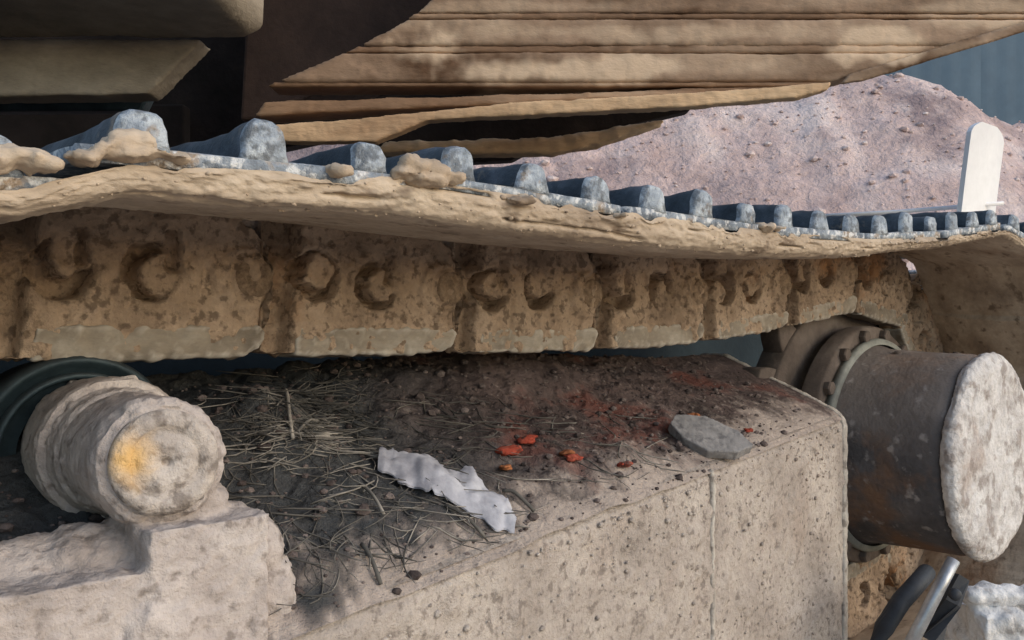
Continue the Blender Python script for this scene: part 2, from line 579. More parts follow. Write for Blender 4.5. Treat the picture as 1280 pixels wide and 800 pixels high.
# white post with a thin rail
base = at(1222, 400, 2.3)
wp = empty('marker_post', Vector((base[0], base[1], GROUND_Z)), 'white curved marker post standing behind the far end of the track', 'post')
PA = RV * math.cos(.72) + FV * math.sin(.72)
PB = -RV * math.sin(.72) + FV * math.cos(.72)
pts = []
for t in list(np.linspace(0, .96, 22)) + [.97, .98, .988, .995, 1.0]:
    z = GROUND_Z + t * 1.08
    zz = (z - 0.29) / 0.24
    lean = 0.055 * t + 0.045 * t * t - .012
    pts.append((lean, z, t))
V, F = [], []
for (u, z, t) in pts:
    w = 0.047 * (1 if t < 0.965 else math.sqrt(max(0.2, 1 - ((t - 0.965) / 0.038) ** 2)))
    c = RV * (base @ RV - 0.062 + u) + FV * (2.3) + UV * z
    for a, bq in ((-w, -0.006), (w, -0.006), (w, 0.006), (-w, 0.006)):
        V.append(c + PA * (a * 2.3) + PB * bq)
n = len(pts)
for j in range(n - 1):
    for k in range(4):
        F.append([4 * j + k, 4 * j + (k + 1) % 4, 4 * j + 4 + (k + 1) % 4, 4 * j + 4 + k])
F += [[3, 2, 1, 0], [4 * n - 4, 4 * n - 3, 4 * n - 2, 4 * n - 1]]
part('post', np.array(V), F, M['post'], wp, False)
V, F = tube([at(1030, 270, 2.34), at(1120, 265, 2.33), at(1254, 254, 2.32)], 0.0055, 8)
part('rail', V, F, M['post'], wp)

# ------------------------------------------------------------------ the path of the track
PITCH = 0.2
YF = 0.67                     # near face of the near links
YS0, YS1 = 0.45, 1.05         # ends of the shoes
px_ = np.array([-.5, -.2, 0, .15, .3, .45, .6, .75, .9, 1.05, 1.2, 1.355])
pz_ = np.array([.078, .083, .087, .090, .092, .089, .085, .085, .089, .100, .117, .136])
pc = np.polyfit(px_, pz_, 5)
ztop = lambda x: np.polyval(pc, x)
xs = np.arange(-0.5, 1.3551, 0.005)
path = [np.array([x, ztop(x) - 0.054]) for x in xs]
sl = np.polyval(np.polyder(pc), 1.355)
nn = np.array([sl, -1]) / math.hypot(sl, 1)
ARC_R = 0.268
ARC_C = path[-1] + nn * ARC_R
a0 = math.atan2(*(path[-1] - ARC_C)[::-1])
for a in np.arange(a0 - 0.02, a0 - math.pi - 0.05, -0.02):
    path.append(ARC_C + ARC_R * np.array([math.cos(a), math.sin(a)]))
low = path[-1]
for k in range(1, 40):
    path.append(low + np.array([-0.02 * k, 0]))
path = np.array(path)


def walk(i0, p0, step, sgn):
    """next point on the path one chord away"""
    i = i0
    while 0 <= i < len(path) and np.linalg.norm(path[i] - p0) < step:
        i += sgn
    if not (0 <= i < len(path)):
        return None, None
    a, b = path[i - sgn], path[i]
    lo, hi = 0.0, 1.0
    for _ in range(30):
        m = (lo + hi) / 2
        if np.linalg.norm(a + (b - a) * m - p0) < step:
            lo = m
        else:
            hi = m
    return i, a + (b - a) * lo


i0 = int(np.argmin(abs(path[:len(xs), 0] - 0.124)))
pins = [path[i0]]
i, p = i0, path[i0]
while True:
    i, p = walk(i, p, PITCH, 1)
    if p is None:
        break
    pins.append(p)
i, p = i0, path[i0]
while True:
    i, p = walk(i, p, PITCH, -1)
    if p is None:
        break
    pins.insert(0, p)

track = empty('crawler_track', (0.6, 0.75, GROUND_Z), 'mud caked steel crawler track sagging between carrier roller and drive sprocket', 'track')
T0 = Vector((0.6, 0.75, GROUND_Z))

OUT = [(.004, -.063), (.182, -.063), (.197, -.056), (.2085, -.040), (.2145, -.015), (.2145, .006), (.209, .023), (.197, .037), (.179, .047),
       (.160, .054), (.004, .054)]
XA, YA, ZA = np.eye(3)


def make_link_mesh(seed, voxel):
    main = extrude(OUT, (0, 0, 0), XA, ZA, YA, 0.036)
    tong = extrude([(-.026, -.05), (.06, -.05), (.06, .05), (.0, .05), (-.018, .04), (-.026, .02)], (0, 0.017, 0), XA, ZA, YA, 0.034)
    W, Fs, N = remesh(*join(main, tong), voxel)
    r = random.Random(seed)
    x, z = W[:, 0], W[:, 2]
    front = (N[:, 1] < -0.6) & (W[:, 1] < 0.006)
    dep = np.zeros(len(W))
    j = 0.003 * fbm(W, 90, 3, seed + 5)
    edge_x = .034 + .007 * np.sin(z * 26) + 1.2 * j
    dep = np.maximum(dep, (.017 + .012 * sstep(.0, .035, z)) * (1 - sstep(-.0022, .0022, x - edge_x)))
    dep = np.maximum(dep, .012 * sstep(.0, .02, (x - .172) * .62 + (z - .050)))
    dep = np.maximum(dep, .012 * sstep(.194, .2135, x + .4 * np.maximum(0, -z - .035) + .25 * np.maximum(0, z - .02)) ** 2)
    for cx in (.052, .117):
        cx += r.uniform(-.002, .002)
        cz = r.uniform(-.003, .003)
        q = np.hypot(x - cx, z - cz) + j
        hole = 1 - sstep(.0200, .0225, q)
        # mud packed back into the bolt pocket, off centre, leaving a dark crescent
        a = r.choice([0.2, 0.9, -0.6, 2.6, 3.6]) + r.uniform(-.4, .4)
        off = r.uniform(.006, .011)
        fx, fz = cx + off * math.cos(a), cz + off * math.sin(a)
        qf = np.hypot(x - fx, (z - fz) * 1.05) + 2.6 * j
        rf = r.uniform(.0125, .0165)
        fill = (1 - sstep(rf, rf + .003, qf)) * r.uniform(.75, 1.0)
        dep = np.maximum(dep, .026 * hole * (1 - fill))
        if r.random() < .75:
            sx = cx + r.uniform(.010, .019)
            z1 = r.uniform(.022, .036)
            slot = (1 - sstep(.003, .0055, abs(x - sx) + 1.5 * j)) * (1 - sstep(z1 - .005, z1, z)) * sstep(-.006, .006, z)
            dep = np.maximum(dep, .018 * slot * r.uniform(.5, 1))
    # ring round the pin
    q = np.hypot(x - .196, z + .002) + 0.5 * j
    dep = np.maximum(dep, r.uniform(.0008, .0028) * (1 - sstep(.0008, .0030, abs(q - .0195))))
    W2 = W.copy()
    boss = .0035 * (1 - sstep(.0225, .0275, np.hypot(x - .188, z + .004) + 0.6 * j))
    W2[:, 1] += np.where(front, dep - boss, 0)
    nz = 0.0018 * fbm(W, 30, 3, seed) + 0.0014 * fbm(W, 190, 3, seed + 9)
    clump = 0.0028 * sstep(0.15, 0.6, fbm(W, 70, 3, seed + 17)) - 0.0025 * sstep(0.35, 0.6, fbm(W, 90, 2, seed + 27))
    W2 = W2 + N * (nz + clump)[:, None]
    return mesh('track_link', W2, Fs)


def make_rail_mesh(seed):
    prof = [(.034, -.0655), (.190, -.0655), (.201, -.060), (.2075, -.046), (.203, -.0405), (.036, -.0405)]
    W, Fs, N = remesh(*extrude(prof, (0, -.0018, 0), XA, ZA, YA, 0.0378), 0.0022)
    W = rough(W, N, [(0.035, .0038), (0.009, .0022)], seed)
    return mesh('rail', W, Fs)


def make_pin_mesh(seed):
    V, F = lathe([(-.0012, .004), (-.0012, .0135), (-.0004, .0160), (.004, .0172), (.01, .0172)], (.196, 0, -.002), (0, 1, 0), 28)
    V = np.array(V)
    V[:, 1] += 0.0016 * fbm(V, 160, 2, seed)
    return mesh('link_pin', V, F)


link_ms = [make_link_mesh(100 + k, 0.0019) for k in range(6)]
rail_ms = [make_rail_mesh(200 + k) for k in range(3)]
pin_ms = [make_pin_mesh(300 + k) for k in range(2)]
for me in link_ms: me.materials.append(M['link'])
for me in rail_ms: me.materials.append(M['rail'])
for me in pin_ms: me.materials.append(M['pin'])
Vf, Ff = bevelled(*extrude([(-.02, -.063)] + OUT[1:9] + [(-.02, .054)], (0, 0, 0), XA, ZA, YA, 0.03), 0.002)
far_me = mesh('track_link', Vf, Ff); far_me.materials.append(M['link'])

# shoe plate and grousers, near end rounded by wear
def bar_mesh(name, prof, y0, y1, mat, wear, seed, amps):
    ys = [0, .0015, .003, .0055, .012, .022, .035, .05, .07, .1, .14, .19, .25, .33, .42, .5, y1 - y0]
    cx = sum(p[0] for p in prof) / len(prof)
    cz = min(p[1] for p in prof)
    V, F = [], []
    k = len(prof)
    for y in ys:
        sh = wear * max(0, 1 - y / 0.005) ** 2
        for (x, z) in prof:
            V.append((x - (x - cx) * sh * 0.9, y0 + y, z - (z - cz) * sh * 0.55))
    for j in range(len(ys) - 1):
        for i_ in range(k):
            F.append([j * k + i_, j * k + (i_ + 1) % k, (j + 1) * k + (i_ + 1) % k, (j + 1) * k + i_])
    F.append(list(range(k))[::-1])
    F.append([(len(ys) - 1) * k + i_ for i_ in range(k)])
    bm = bmesh.new()
    vs = [bm.verts.new(v) for v in V]
    for f in F:
        bm.faces.new([vs[i_] for i_ in f])
    bmesh.ops.recalc_face_normals(bm, faces=bm.faces)
    bm.normal_update()
    N = np.array([v.normal[:] for v in bm.verts])
    V, F = bm_data(bm)
    bm.free()
    V = rough(V, N, amps, seed)
    me = mesh(name, V, F)
    me.materials.append(mat)
    if name == 'grouser':  # near end gets the tone painted as lit
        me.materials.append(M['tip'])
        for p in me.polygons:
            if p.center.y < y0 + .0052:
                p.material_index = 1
    return me


def arc_prof(w_base, w_top, h, z0):
    pts = [(-w_base / 2, z0)]
    pts += [(-w_base / 2 * 0.86, z0 + h * .25), (-w_top / 2 * 1.12, z0 + h * .55)]
    for a in np.linspace(math.pi, 0, 9):
        pts.append((math.cos(a) * w_top / 2, z0 + h * .72 + math.sin(a) * h * .28))
    pts += [(w_top / 2 * 1.12, z0 + h * .55), (w_base / 2 * 0.86, z0 + h * .25), (w_base / 2, z0)]
    return pts


plate_prof = [(.003, .054), (.02, .054), (.05, .054), (.09, .054), (.13, .054), (.17, .054), (.197, .054),
              (.197, .063), (.17, .063), (.13, .063), (.09, .063), (.05, .063), (.02, .063), (.003, .063)]
shoe_ms = [bar_mesh('track_shoe', plate_prof, YS0 - YF, YS1 - YF, M['plate'], 0.12, 400 + k, [(.03, .0016), (.008, .001)]) for k in range(3)]
grs = []
for k in range(6):
    w = 0.0205 + 0.002 * rng.uniform(-1, 1)
    h = 0.0205 + 0.0025 * rng.uniform(-1, 1)
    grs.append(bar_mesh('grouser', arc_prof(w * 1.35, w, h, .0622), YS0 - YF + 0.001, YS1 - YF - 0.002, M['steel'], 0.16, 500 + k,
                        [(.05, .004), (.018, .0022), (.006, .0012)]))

ROLL = 0.028       # the shoes sag a little at their near ends
ci = 0
for k in range(len(pins) - 1):
    a, b = pins[k], pins[k + 1]
    d = (b - a) / np.linalg.norm(b - a)
    th = -math.atan2(d[1], d[0])
    loc = Vector((a[0], YF, a[1])) - T0
    for far in (0, 1):
        o = link('track_link', far_me if far else link_ms[k % 6], None, track, loc + Vector((0, 0.15 if far else 0, 0)))
        o.rotation_euler = (0, th, 0)
        if not far:
            link('rail', rail_ms[k % 3], None, o)
            link('link_pin', pin_ms[k % 2], None, o, Vector((0, -.0032, 0)))
    sh = link('track_shoe', shoe_ms[k % 3], None, track, loc)
    dip = {-1: .027, 0: .009}.get(int(round((a[0] - .124) / .2)), .027 if a[0] < .1 and k < 8 else 0)
    sh.location.z -= dip
    sh.rotation_euler = (ROLL, th - (.03 if abs(a[0] - .124) < .02 else 0), 0)
    for q in range(3):
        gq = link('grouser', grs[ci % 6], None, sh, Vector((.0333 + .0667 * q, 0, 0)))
        ci += 1

# mud caked under the overhang of the shoes
sec = [(.4478, -.2), (.4470, .05), (.4475, .3), (.449, .55), (.4525, .8), (.459, .95), (.470, 1.0), (.5, 1.0), (.55, .95), (.60, .8), (.64, .5), (.672, .1)]
# finer along the section
ss = np.linspace(0, len(sec) - 1, 44)
ss = ss
secY = np.interp(ss, range(len(sec)), [q[0] for q in sec])
secD = np.interp(ss, range(len(sec)), [q[1] for q in sec])
pa = np.array(pins)
dl = np.concatenate([[0], np.cumsum(np.linalg.norm(np.diff(pa, axis=0), axis=1))])
L_ = np.arange(0.01, dl[-1] - 0.01, 0.002)
PX = np.stack([np.interp(L_, dl, pa[:, 0]), np.interp(L_, dl, pa[:, 1])], 1)
TG = np.gradient(PX, axis=0)
TG = np.stack([np.convolve(np.pad(TG[:, c], 9, 'edge'), np.ones(19) / 19, 'valid') for c in (0, 1)], 1)
TG /= np.linalg.norm(TG, axis=1)[:, None]
NO = np.stack([-TG[:, 1], TG[:, 0]], 1)
nL, nS = len(L_), len(ss)
LL, SS = np.meshgrid(L_, np.arange(nS), indexing='ij')
q3 = np.stack([LL.ravel(), secY[SS.ravel()] * 2.2, secD[SS.ravel()] * .05], 1)
amp = fbm(q3 * np.array([.55, 1.4, 1.4]), 26, 4, 11)
fineq = fbm(q3, 90, 4, 21, .65)
fine2 = fbm(q3, 260, 3, 22, .7)
lip = (1 - sstep(0, 6, SS.ravel())) * .006 * sstep(-.05, .5, fbm(np.stack([LL.ravel(), LL.ravel() * 0, LL.ravel() * 0], 1), 22, 4, 23, .65))
blob = sstep(.28, .55, fbm(q3 * np.array([.5, 1, 1]), 34, 3, 31))
pit = sstep(.38, .5, fbm(q3 * np.array([.22, 1.6, 1.6]), 55, 2, 41))
thick = fbm(np.stack([LL.ravel(), LL.ravel() * 0, LL.ravel() * 0], 1), 6, 2, 51)
fade = sstep(-2, 3, SS.ravel())
HX = np.where(PX[:, 1] > -.02, np.interp(PX[:, 0], [.08, .15, .22, .30, .45, .7, 1.0, 1.3], [.010, .0125, .016, .0185, .0215, .020, .014, .011]), .02)
D = secD[SS.ravel()] * np.repeat(HX, nS) * (1 + .10 * thick) + fade * (.0012 * amp + .0012 * fineq + .0009 * fine2 + .001 * blob - .002 * pit)
Yv = secY[SS.ravel()] - (1 - sstep(8, 22, SS.ravel())) * fade * (.0016 * amp + .0016 * fineq + .0012 * fine2 + .002 * blob - .006 * pit)
base2 = PX + NO * 0.0535
i_ = np.repeat(np.arange(nL), nS)
dipx = np.interp(L_, L_, np.where(PX[:, 1] > -.1, np.interp(PX[:, 0], [-.2, .10, .15, .30], [.027, .027, .010, 0]), 0))
D = D + lip + ROLL * (YF - Yv) + dipx[i_] * sstep(.69, .5, Yv)
V = np.stack([base2[i_, 0] - NO[i_, 0] * D, Yv, base2[i_, 1] - NO[i_, 1] * D], 1)
F = [[a * nS + b, a * nS + b + 1, (a + 1) * nS + b + 1, (a + 1) * nS + b] for a in range(nL - 1) for b in range(nS - 1)]
o = part('caked_mud', V, F, M['band'], track, True, 'stuff')

prs = []
for k in range(450):
    a = int(rng.integers(nL // 8, nL)); b = int(rng.integers(2, 24))
    q = V[a * nS + b]
    prs.append(ball(q, k * 0 + .0008 + .0018 * rng.random() ** 5, k, .4, 1, (1.3, .8, .8)))
Vc, Fc = join(*prs)
part('mud_crumbs', Vc, Fc, M['band'], track, True, 'stuff')
# clods of mud on the near edge of the shoes at the left
def ydepth(px, Y):
    a = PSI + math.atan((px - 640) / FPX)
    return Y / math.cos(a) * math.cos(a - PSI)


clods = [[(150, 178, 20, 14), (175, 182, 22, 13), (128, 186, 18, 10), (195, 192, 16, 8), (160, 194, 40, 12), (215, 198, 20, 7), (100, 196, 24, 10)],
         [(8, 196, 30, 18), (40, 200, 26, 14), (62, 208, 20, 10), (-10, 200, 30, 20)],
         [(515, 208, 22, 13), (540, 214, 28, 12), (500, 218, 18, 9), (565, 222, 20, 10), (530, 226, 34, 8)],
         [(955, 284, 12, 6), (968, 286, 9, 5)],
         [(640, 252, 16, 7), (655, 250, 10, 8)], [(772, 270, 12, 6), (420, 214, 18, 7)]]
for j, cl in enumerate(clods):
    sol = []
    for (px, y, a, b) in cl:
        d = ydepth(px, .448)
        sol.append(ball(at(px, y, d), 1.0, j * 7 + px % 5, .2, 2, (a * d / FPX, .012, b * d / FPX)))
    lump('mud_clod', sol, .002, [(.012, .004), (.005, .0022)], M['band'], track, 60 + j, 'stuff')

# ------------------------------------------------------------------ track frame under the chain
XE = 1.16
creaseY = lambda x: .479 + .144 * (np.asarray(x) - .32)
slopeZ = lambda y: -.056 - .375 * (.8 - np.asarray(y))
frame = empty('track_frame', (0.5, .75, GROUND_Z), 'dusty welded track frame with sloping top beside the carrier roller', 'frame')
X0 = -.35
nx, nz = 300, 90
XX, TT = np.meshgrid(np.linspace(X0, XE - .004, nx), np.linspace(0, 1, nz), indexing='ij')
Xr, Tr = XX.ravel(), TT.ravel()
yc = creaseY(Xr)
ztop_ = slopeZ(yc)
Zr = ztop_ + (-.50 - ztop_) * Tr
p3 = np.stack([Xr, Xr * 0, Zr], 1)
bumpy = .0025 * fbm(p3, 22, 4, 70) + .0028 * sstep(.1, .5, fbm(p3, 55, 3, 71)) + .001 * fbm(p3, 170, 2, 72)
rnd = .01 * (1 - sstep(0, .05, Tr)) ** 2
Yr = yc - bumpy + rnd
V = np.stack([Xr, Yr, Zr - rnd * .2], 1)
F = [[a * nz + b, (a + 1) * nz + b, (a + 1) * nz + b + 1, a * nz + b + 1] for a in range(nx - 1) for b in range(nz - 1)]
part('side_plate', V, F, M['side'], frame)
# sloping top plate, near and far side, and the far side plate
V = []
for x in (X0, XE - .005):
    y0 = float(creaseY(x)) + .004
    V += [(x, y0, slopeZ(y0) - .002), (x, .8, -.058), (x, 1.0, -.131), (x, 1.0, -.5)]
F = [[0, 4, 5, 1], [1, 5, 6, 2], [2, 6, 7, 3]]
part('top_plate', np.array(V), F, M['side'], frame, False)
# end plate with its worn bright rim
ye = float(creaseY(XE)) - .004
prof = [(ye, -.5), (ye, -.148), (ye + .004, -.136), (ye + .016, -.124), (.775, -.060), (.79, -.053), (.83, -.052), (1.0, -.125), (1.0, -.5)]
W, Fs, N = remesh(*extrude(prof, (XE - .006, 0, 0), YA, ZA, XA, .013), .0032)
W = rough(W, N, [(.02, .002), (.007, .0012)], 80)
part('end_plate', W, Fs, M['rim'], frame)
# dried spatter standing on the side plate
prs = []
for k in range(650):
    x = rng.uniform(.30, XE - .02)
    y0 = float(creaseY(x))
    z = float(slopeZ(y0)) - .012 - .30 * rng.random() ** 1.6
    rr = .0011 + .0022 * rng.random() ** 5
    prs.append(ball((x, y0 - .001, z), rr, k, .4, 1, (1.3, .7, 1)))
V, F = join(*prs)
part('mud_spatter', V, F, M['side'], frame, True, 'stuff')
# weld seam down the side plate
wx = .771
wy = float(creaseY(wx))
pts, rs = [], []
for k, z in enumerate(np.linspace(-.156, -.49, 60)):
    pts.append((wx + .0025 * math.sin(k * .9) * .3 + .003 * vnoise(np.array([[k * .2, 0, 0]]))[0], wy - .001, z))
    rs.append(.0024 + .0012 * abs(math.sin(k * 1.3)))
V, F = tube(pts, rs, 8)
part('weld_seam', V, F, M['rim'], frame)

# ------------------------------------------------------------------ soil lying on the slope
def soil_h(x, y):
    p = np.stack([x, y, x * 0], 1)
    u = (y - creaseY(x))
    wig = .012 * fbm(p, 14, 3, 91)
    m = sstep(.0, .05, u + wig) * (1 - .75 * sstep(.86, 1.04, x + .12 * (.8 - y) / .2 + .04 * fbm(p, 18, 2, 97)))
    left = 1 - sstep(.25, .62, x)
    h = .010 + .012 * fbm(p, 9, 4, 92) + .007 * fbm(p, 40, 4, 93) + .0035 * fbm(p, 120, 3, 94)
    h = h + .018 * np.exp(-(((x - .66) / .1) ** 2 + ((y - .78) / .08) ** 2)) + .022 * np.exp(-(((x - .33) / .05) ** 2 + ((y - .68) / .06) ** 2))
    h = h - .009 * left * sstep(.68, .78, y) + .004 * left
    return m * h - .006 * (1 - sstep(-.01, .012, u + wig))


def soil_z(x, y):
    x, y = np.atleast_1d(np.asarray(x, float)), np.atleast_1d(np.asarray(y, float))
    yy = np.minimum(y, 1.6 - y)
    return slopeZ(yy) + soil_h(x, y)


nx, ny = 520, 150
XX, TT = np.meshgrid(np.linspace(X0 + .02, XE - .008, nx), np.linspace(0, 1, ny), indexing='ij')
Xr, Tr = XX.ravel(), TT.ravel()
Yr = creaseY(Xr) - .002 + Tr * (.93 - creaseY(Xr))
V = np.stack([Xr, Yr, soil_z(Xr, Yr)], 1)
F = [[a * ny + b, (a + 1) * ny + b, (a + 1) * ny + b + 1, a * ny + b + 1] for a in range(nx - 1) for b in range(ny - 1)]
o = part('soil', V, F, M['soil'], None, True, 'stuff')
da = o.data.attributes.new('dust', 'FLOAT', 'POINT')
_p = np.stack([Xr, Yr, Xr * 0], 1)
_u = Yr - creaseY(Xr)
_w = np.interp(Xr, [.3, .5, .8, 1.0, 1.16], [.05, .055, .065, .075, .05])
_d = (1 - sstep(.1, 1.0, (_u + .05 * fbm(_p, 12, 4, 301) + .03 * fbm(_p, 60, 3, 302)) / _w)) * .9 + .35 * sstep(.2, .5, fbm(_p, 150, 2, 303)) * (1 - sstep(.5, 2.2, _u / _w))
da.data.foreach_set('value', np.clip(_d, 0, 1))
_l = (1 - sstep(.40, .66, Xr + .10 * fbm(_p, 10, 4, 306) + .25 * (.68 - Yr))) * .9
o.data.attributes.new('shaded_litter', 'FLOAT', 'POINT').data.foreach_set('value', np.clip(_l, 0, 1) * (1 - np.clip(_d, 0, 1)))  # shade over the left soil, painted in along with its litter colour
tag(o, 'dark reddish soil heaped on the sloping track frame', 'soil')


SG = (soil_z(Xr, Yr) - slopeZ(np.minimum(Yr, 1.6 - Yr))).reshape(nx, ny)
SX0, SX1 = X0 + .02, XE - .008


def hq(x, y):
    """soil depth read off the heap already built"""
    c = .479 + .144 * (x - .32)
    u = (x - SX0) / (SX1 - SX0) * (nx - 1)
    v = (y - c + .002) / (.932 - c) * (ny - 1)
    i = int(min(max(u, 0), nx - 2)); j = int(min(max(v, 0), ny - 2))
    fu = min(max(u - i, 0), 1); fv = min(max(v - j, 0), 1)
    return ((SG[i, j] * (1 - fv) + SG[i, j + 1] * fv) * (1 - fu) + (SG[i + 1, j] * (1 - fv) + SG[i + 1, j + 1] * fv) * fu)


def zq(x, y):
    return -.056 - .375 * (.8 - min(y, 1.6 - y)) + hq(x, y)


def slope_spot(px, y):
    """where the ray through a pixel meets the soil slope"""
    a = PSI + math.atan((px - 640) / FPX)
    kk = math.cos(a - PSI) / math.cos(a)
    Yv = .356 / (.375 + (y - 400) / FPX * kk)
    for _ in range(6):
        x = Yv * math.tan(a)
        h = hq(x, Yv)
        Yv = (.356 - h) / (.375 + (y - 400) / FPX * kk)
    return np.array([Yv * math.tan(a), Yv, zq(Yv * math.tan(a), Yv)])


prs = []
k = 0
while k < 1700:
    x = rng.uniform(.12, 1.12)
    y = creaseY(x) + rng.random() * .3
    if rng.random() > (1.05 - .8 * sstep(.85, 1.1, x)):
        continue
    rr = .0011 + .0040 * rng.random() ** 6
    z = zq(x, y)
    prs.append(ball((x, y, z + rr * .4), rr, k, .35, 1, (1.2, 1, .8)))
    k += 1
V, F = join(*prs)
o = part('crumbs', V, F, M['gravel'], None, False, 'stuff')
tag(o, 'loose pale and dark soil crumbs strewn over the soil heap', 'soil crumbs')


def stalk(p, ang, ln, r, lift, curl, seed):
    rr = random.Random(seed)
    pts = []
    for t in np.linspace(-.5, .5, 6):
        a = ang + curl * t
        x = p[0] + math.cos(a) * ln * t
        y = p[1] + math.sin(a) * ln * t
        z = max(zq(x, y) + r, p[2] + lift * (.25 - t * t) * 4 * 0 + lift * (.5 + t))
        pts.append((x, y, z))
    return tube(pts, [r * .6, r, r, r, r, r * .5], 4)


prs = []
for k in range(640):
    u = rng.random()
    if u < .35:
        pp = slope_spot(rng.normal(385, 45), rng.normal(525, 26))
    elif u < .9:
        pp = slope_spot(rng.uniform(290, 640) - rng.random() * 60, rng.uniform(500, 790))
    else:
        pp = slope_spot(rng.uniform(560, 860), rng.uniform(520, 700))
    if pp[1] < creaseY(pp[0]) + .012 or pp[0] < .21:
        continue
    prs.append(stalk(pp, rng.uniform(0, math.pi), rng.uniform(.02, .075), rng.uniform(.00025, .00075), rng.uniform(-.006, .009), rng.uniform(-.6, .6), k))
V, F = join(*prs)
o = part('straw', V, F, M['straw'], None, True, 'stuff')
tag(o, 'dry straw and grass bits matted on the dark soil', 'straw')

for (x1, y1, x2, y2, r, lab) in [
        (628, 618, 668, 644, .0016, 'bright straw stalk lying beside the lower end of the grey plastic strip'),
        (452, 686, 476, 736, .0016, 'long straw stalk near the bottom lying below the grey plastic strip'),
        (352, 492, 366, 566, .0015, 'tall bent straw stalk standing out of the straw clump by the roller'),
        (372, 562, 410, 534, .0013, 'short straw stalk leaning across the straw clump by the roller'),
        (556, 636, 606, 676, .0014, 'thin straw stalk lying just under the grey plastic strip'),
        (450, 610, 480, 648, .0013, 'straw stalk lying left of the grey plastic strip')]:
    a, b = slope_spot(x1, y1), slope_spot(x2, y2)
    pts = []
    for t in np.linspace(0, 1, 8):
        q = a + (b - a) * t
        q[2] = max(q[2], zq(q[0], q[1])) + .003 + .004 * math.sin(math.pi * t)
        pts.append(q)
    V, F = tube(pts, r, 6)
    tag(part('straw_stalk', V, F, M['straw']), lab, 'straw stalk', 'single straw stalks on the soil')

# grey plastic strip
ctr = [(474, 584), (505, 592), (540, 602), (575, 618), (605, 636), (630, 652), (645, 664)]
hw = [8, 17, 20, 19, 18, 17, 8]
n, m_ = 60, 16
V = []
for i in range(n):
    t = i / (n - 1) * (len(ctr) - 1)
    cx = np.interp(t, range(len(ctr)), [c[0] for c in ctr]); cy = np.interp(t, range(len(ctr)), [c[1] for c in ctr])
    w = np.interp(t, range(len(hw)), hw) * (1 + .25 * vnoise(np.array([[t * 1.7, 3.1, 0]]))[0])
    c0 = slope_spot(cx + w * .25, cy - w); c1 = slope_spot(cx - w * .25, cy + w)
    for j in range(m_):
        u = j / (m_ - 1)
        q = c0 + (c1 - c0) * u
        q[2] = zq(q[0], q[1]) + .005 + .006 * math.sin(math.pi * u)
        V.append(q)
V = np.array(V)
V[:, 2] += .0045 * fbm(V, 45, 3, 130) + .002 * fbm(V, 120, 2, 131)
F = [[a * m_ + b, (a + 1) * m_ + b, (a + 1) * m_ + b + 1, a * m_ + b + 1] for a in range(n - 1) for b in range(m_ - 1)]
k_ = len(V)
V2 = V - np.array([0, 0, .0012])
F = F + [[q + k_ for q in f[::-1]] for f in F]
tag(part('plastic_strip', np.concatenate([V, V2]), F, M['plastic']), 'crumpled pale grey plastic strip lying on the soil', 'plastic strip')

# flat slate
p = slope_spot(884, 560)
poly = [(-.041, .014), (-.030, .028), (.004, .026), (.036, .002), (.045, -.020), (.022, -.030), (-.012, -.028), (-.034, -.008)]
tl = np.array([.30, 0, 0])
ax = np.array([math.cos(.5), -math.sin(.5), -.03]); ax /= np.linalg.norm(ax)
bx = np.array([math.sin(.5) * .8, math.cos(.5) * .8, .62]); bx /= np.linalg.norm(bx)
nx_ = np.cross(ax, bx); nx_ /= np.linalg.norm(nx_)
W, Fs, N = remesh(*extrude(poly, p + nx_ * -.004 + UV * .012, ax, bx, nx_, .012), .0013)
W = rough(W, N, [(.03, .0016), (.005, .0008)], 140)
tag(part('slate', W, Fs, M['slate']), 'flat grey angular slate lying at the edge of the soil near the frame end', 'stone')

# red and orange flakes
for (px, y, w, mm, lab) in [
        (642, 572, .017, 'red', 'largest red flake, leftmost of the red flakes on the soil'),
        (658, 556, .013, 'red', 'red flake tilted up just above the largest red flake'),
        (632, 590, .010, 'orange', 'small orange red flake below the largest red flake'),
        (708, 566, .011, 'orange', 'pinkish orange flake, upper of the pair in the middle of the soil'),
        (717, 580, .012, 'red', 'bright red flake, lower of the pair in the middle of the soil'),
        (780, 588, .010, 'red', 'small red flake between the middle pair and the grey slate'),
        (866, 524, .010, 'orange', 'brown orange chip lying just above the grey slate'),
        (934, 541, .008, 'red', 'small red chip lying right of the grey slate')]:
    p = slope_spot(px, y)
    sol = [ball(p + UV * (w * .25) + np.array([rng.uniform(-.3, .3) * w, rng.uniform(-.3, .3) * w, i * w * .15]), w * rng.uniform(.5, .85),
                int(px + i * 3), .7, 3, (1, .75, .16), 2.6) for i in range(3)]
    V, F = join(*sol)
    W, Fs, N = remesh(V, F, w * .1)
    W = rough(W, N, [(w * .5, w * .12)], px)
    tag(part('red_flake' if mm == 'red' else 'orange_flake', W, Fs, M[mm]), lab, 'flake', 'coloured flakes on the soil')

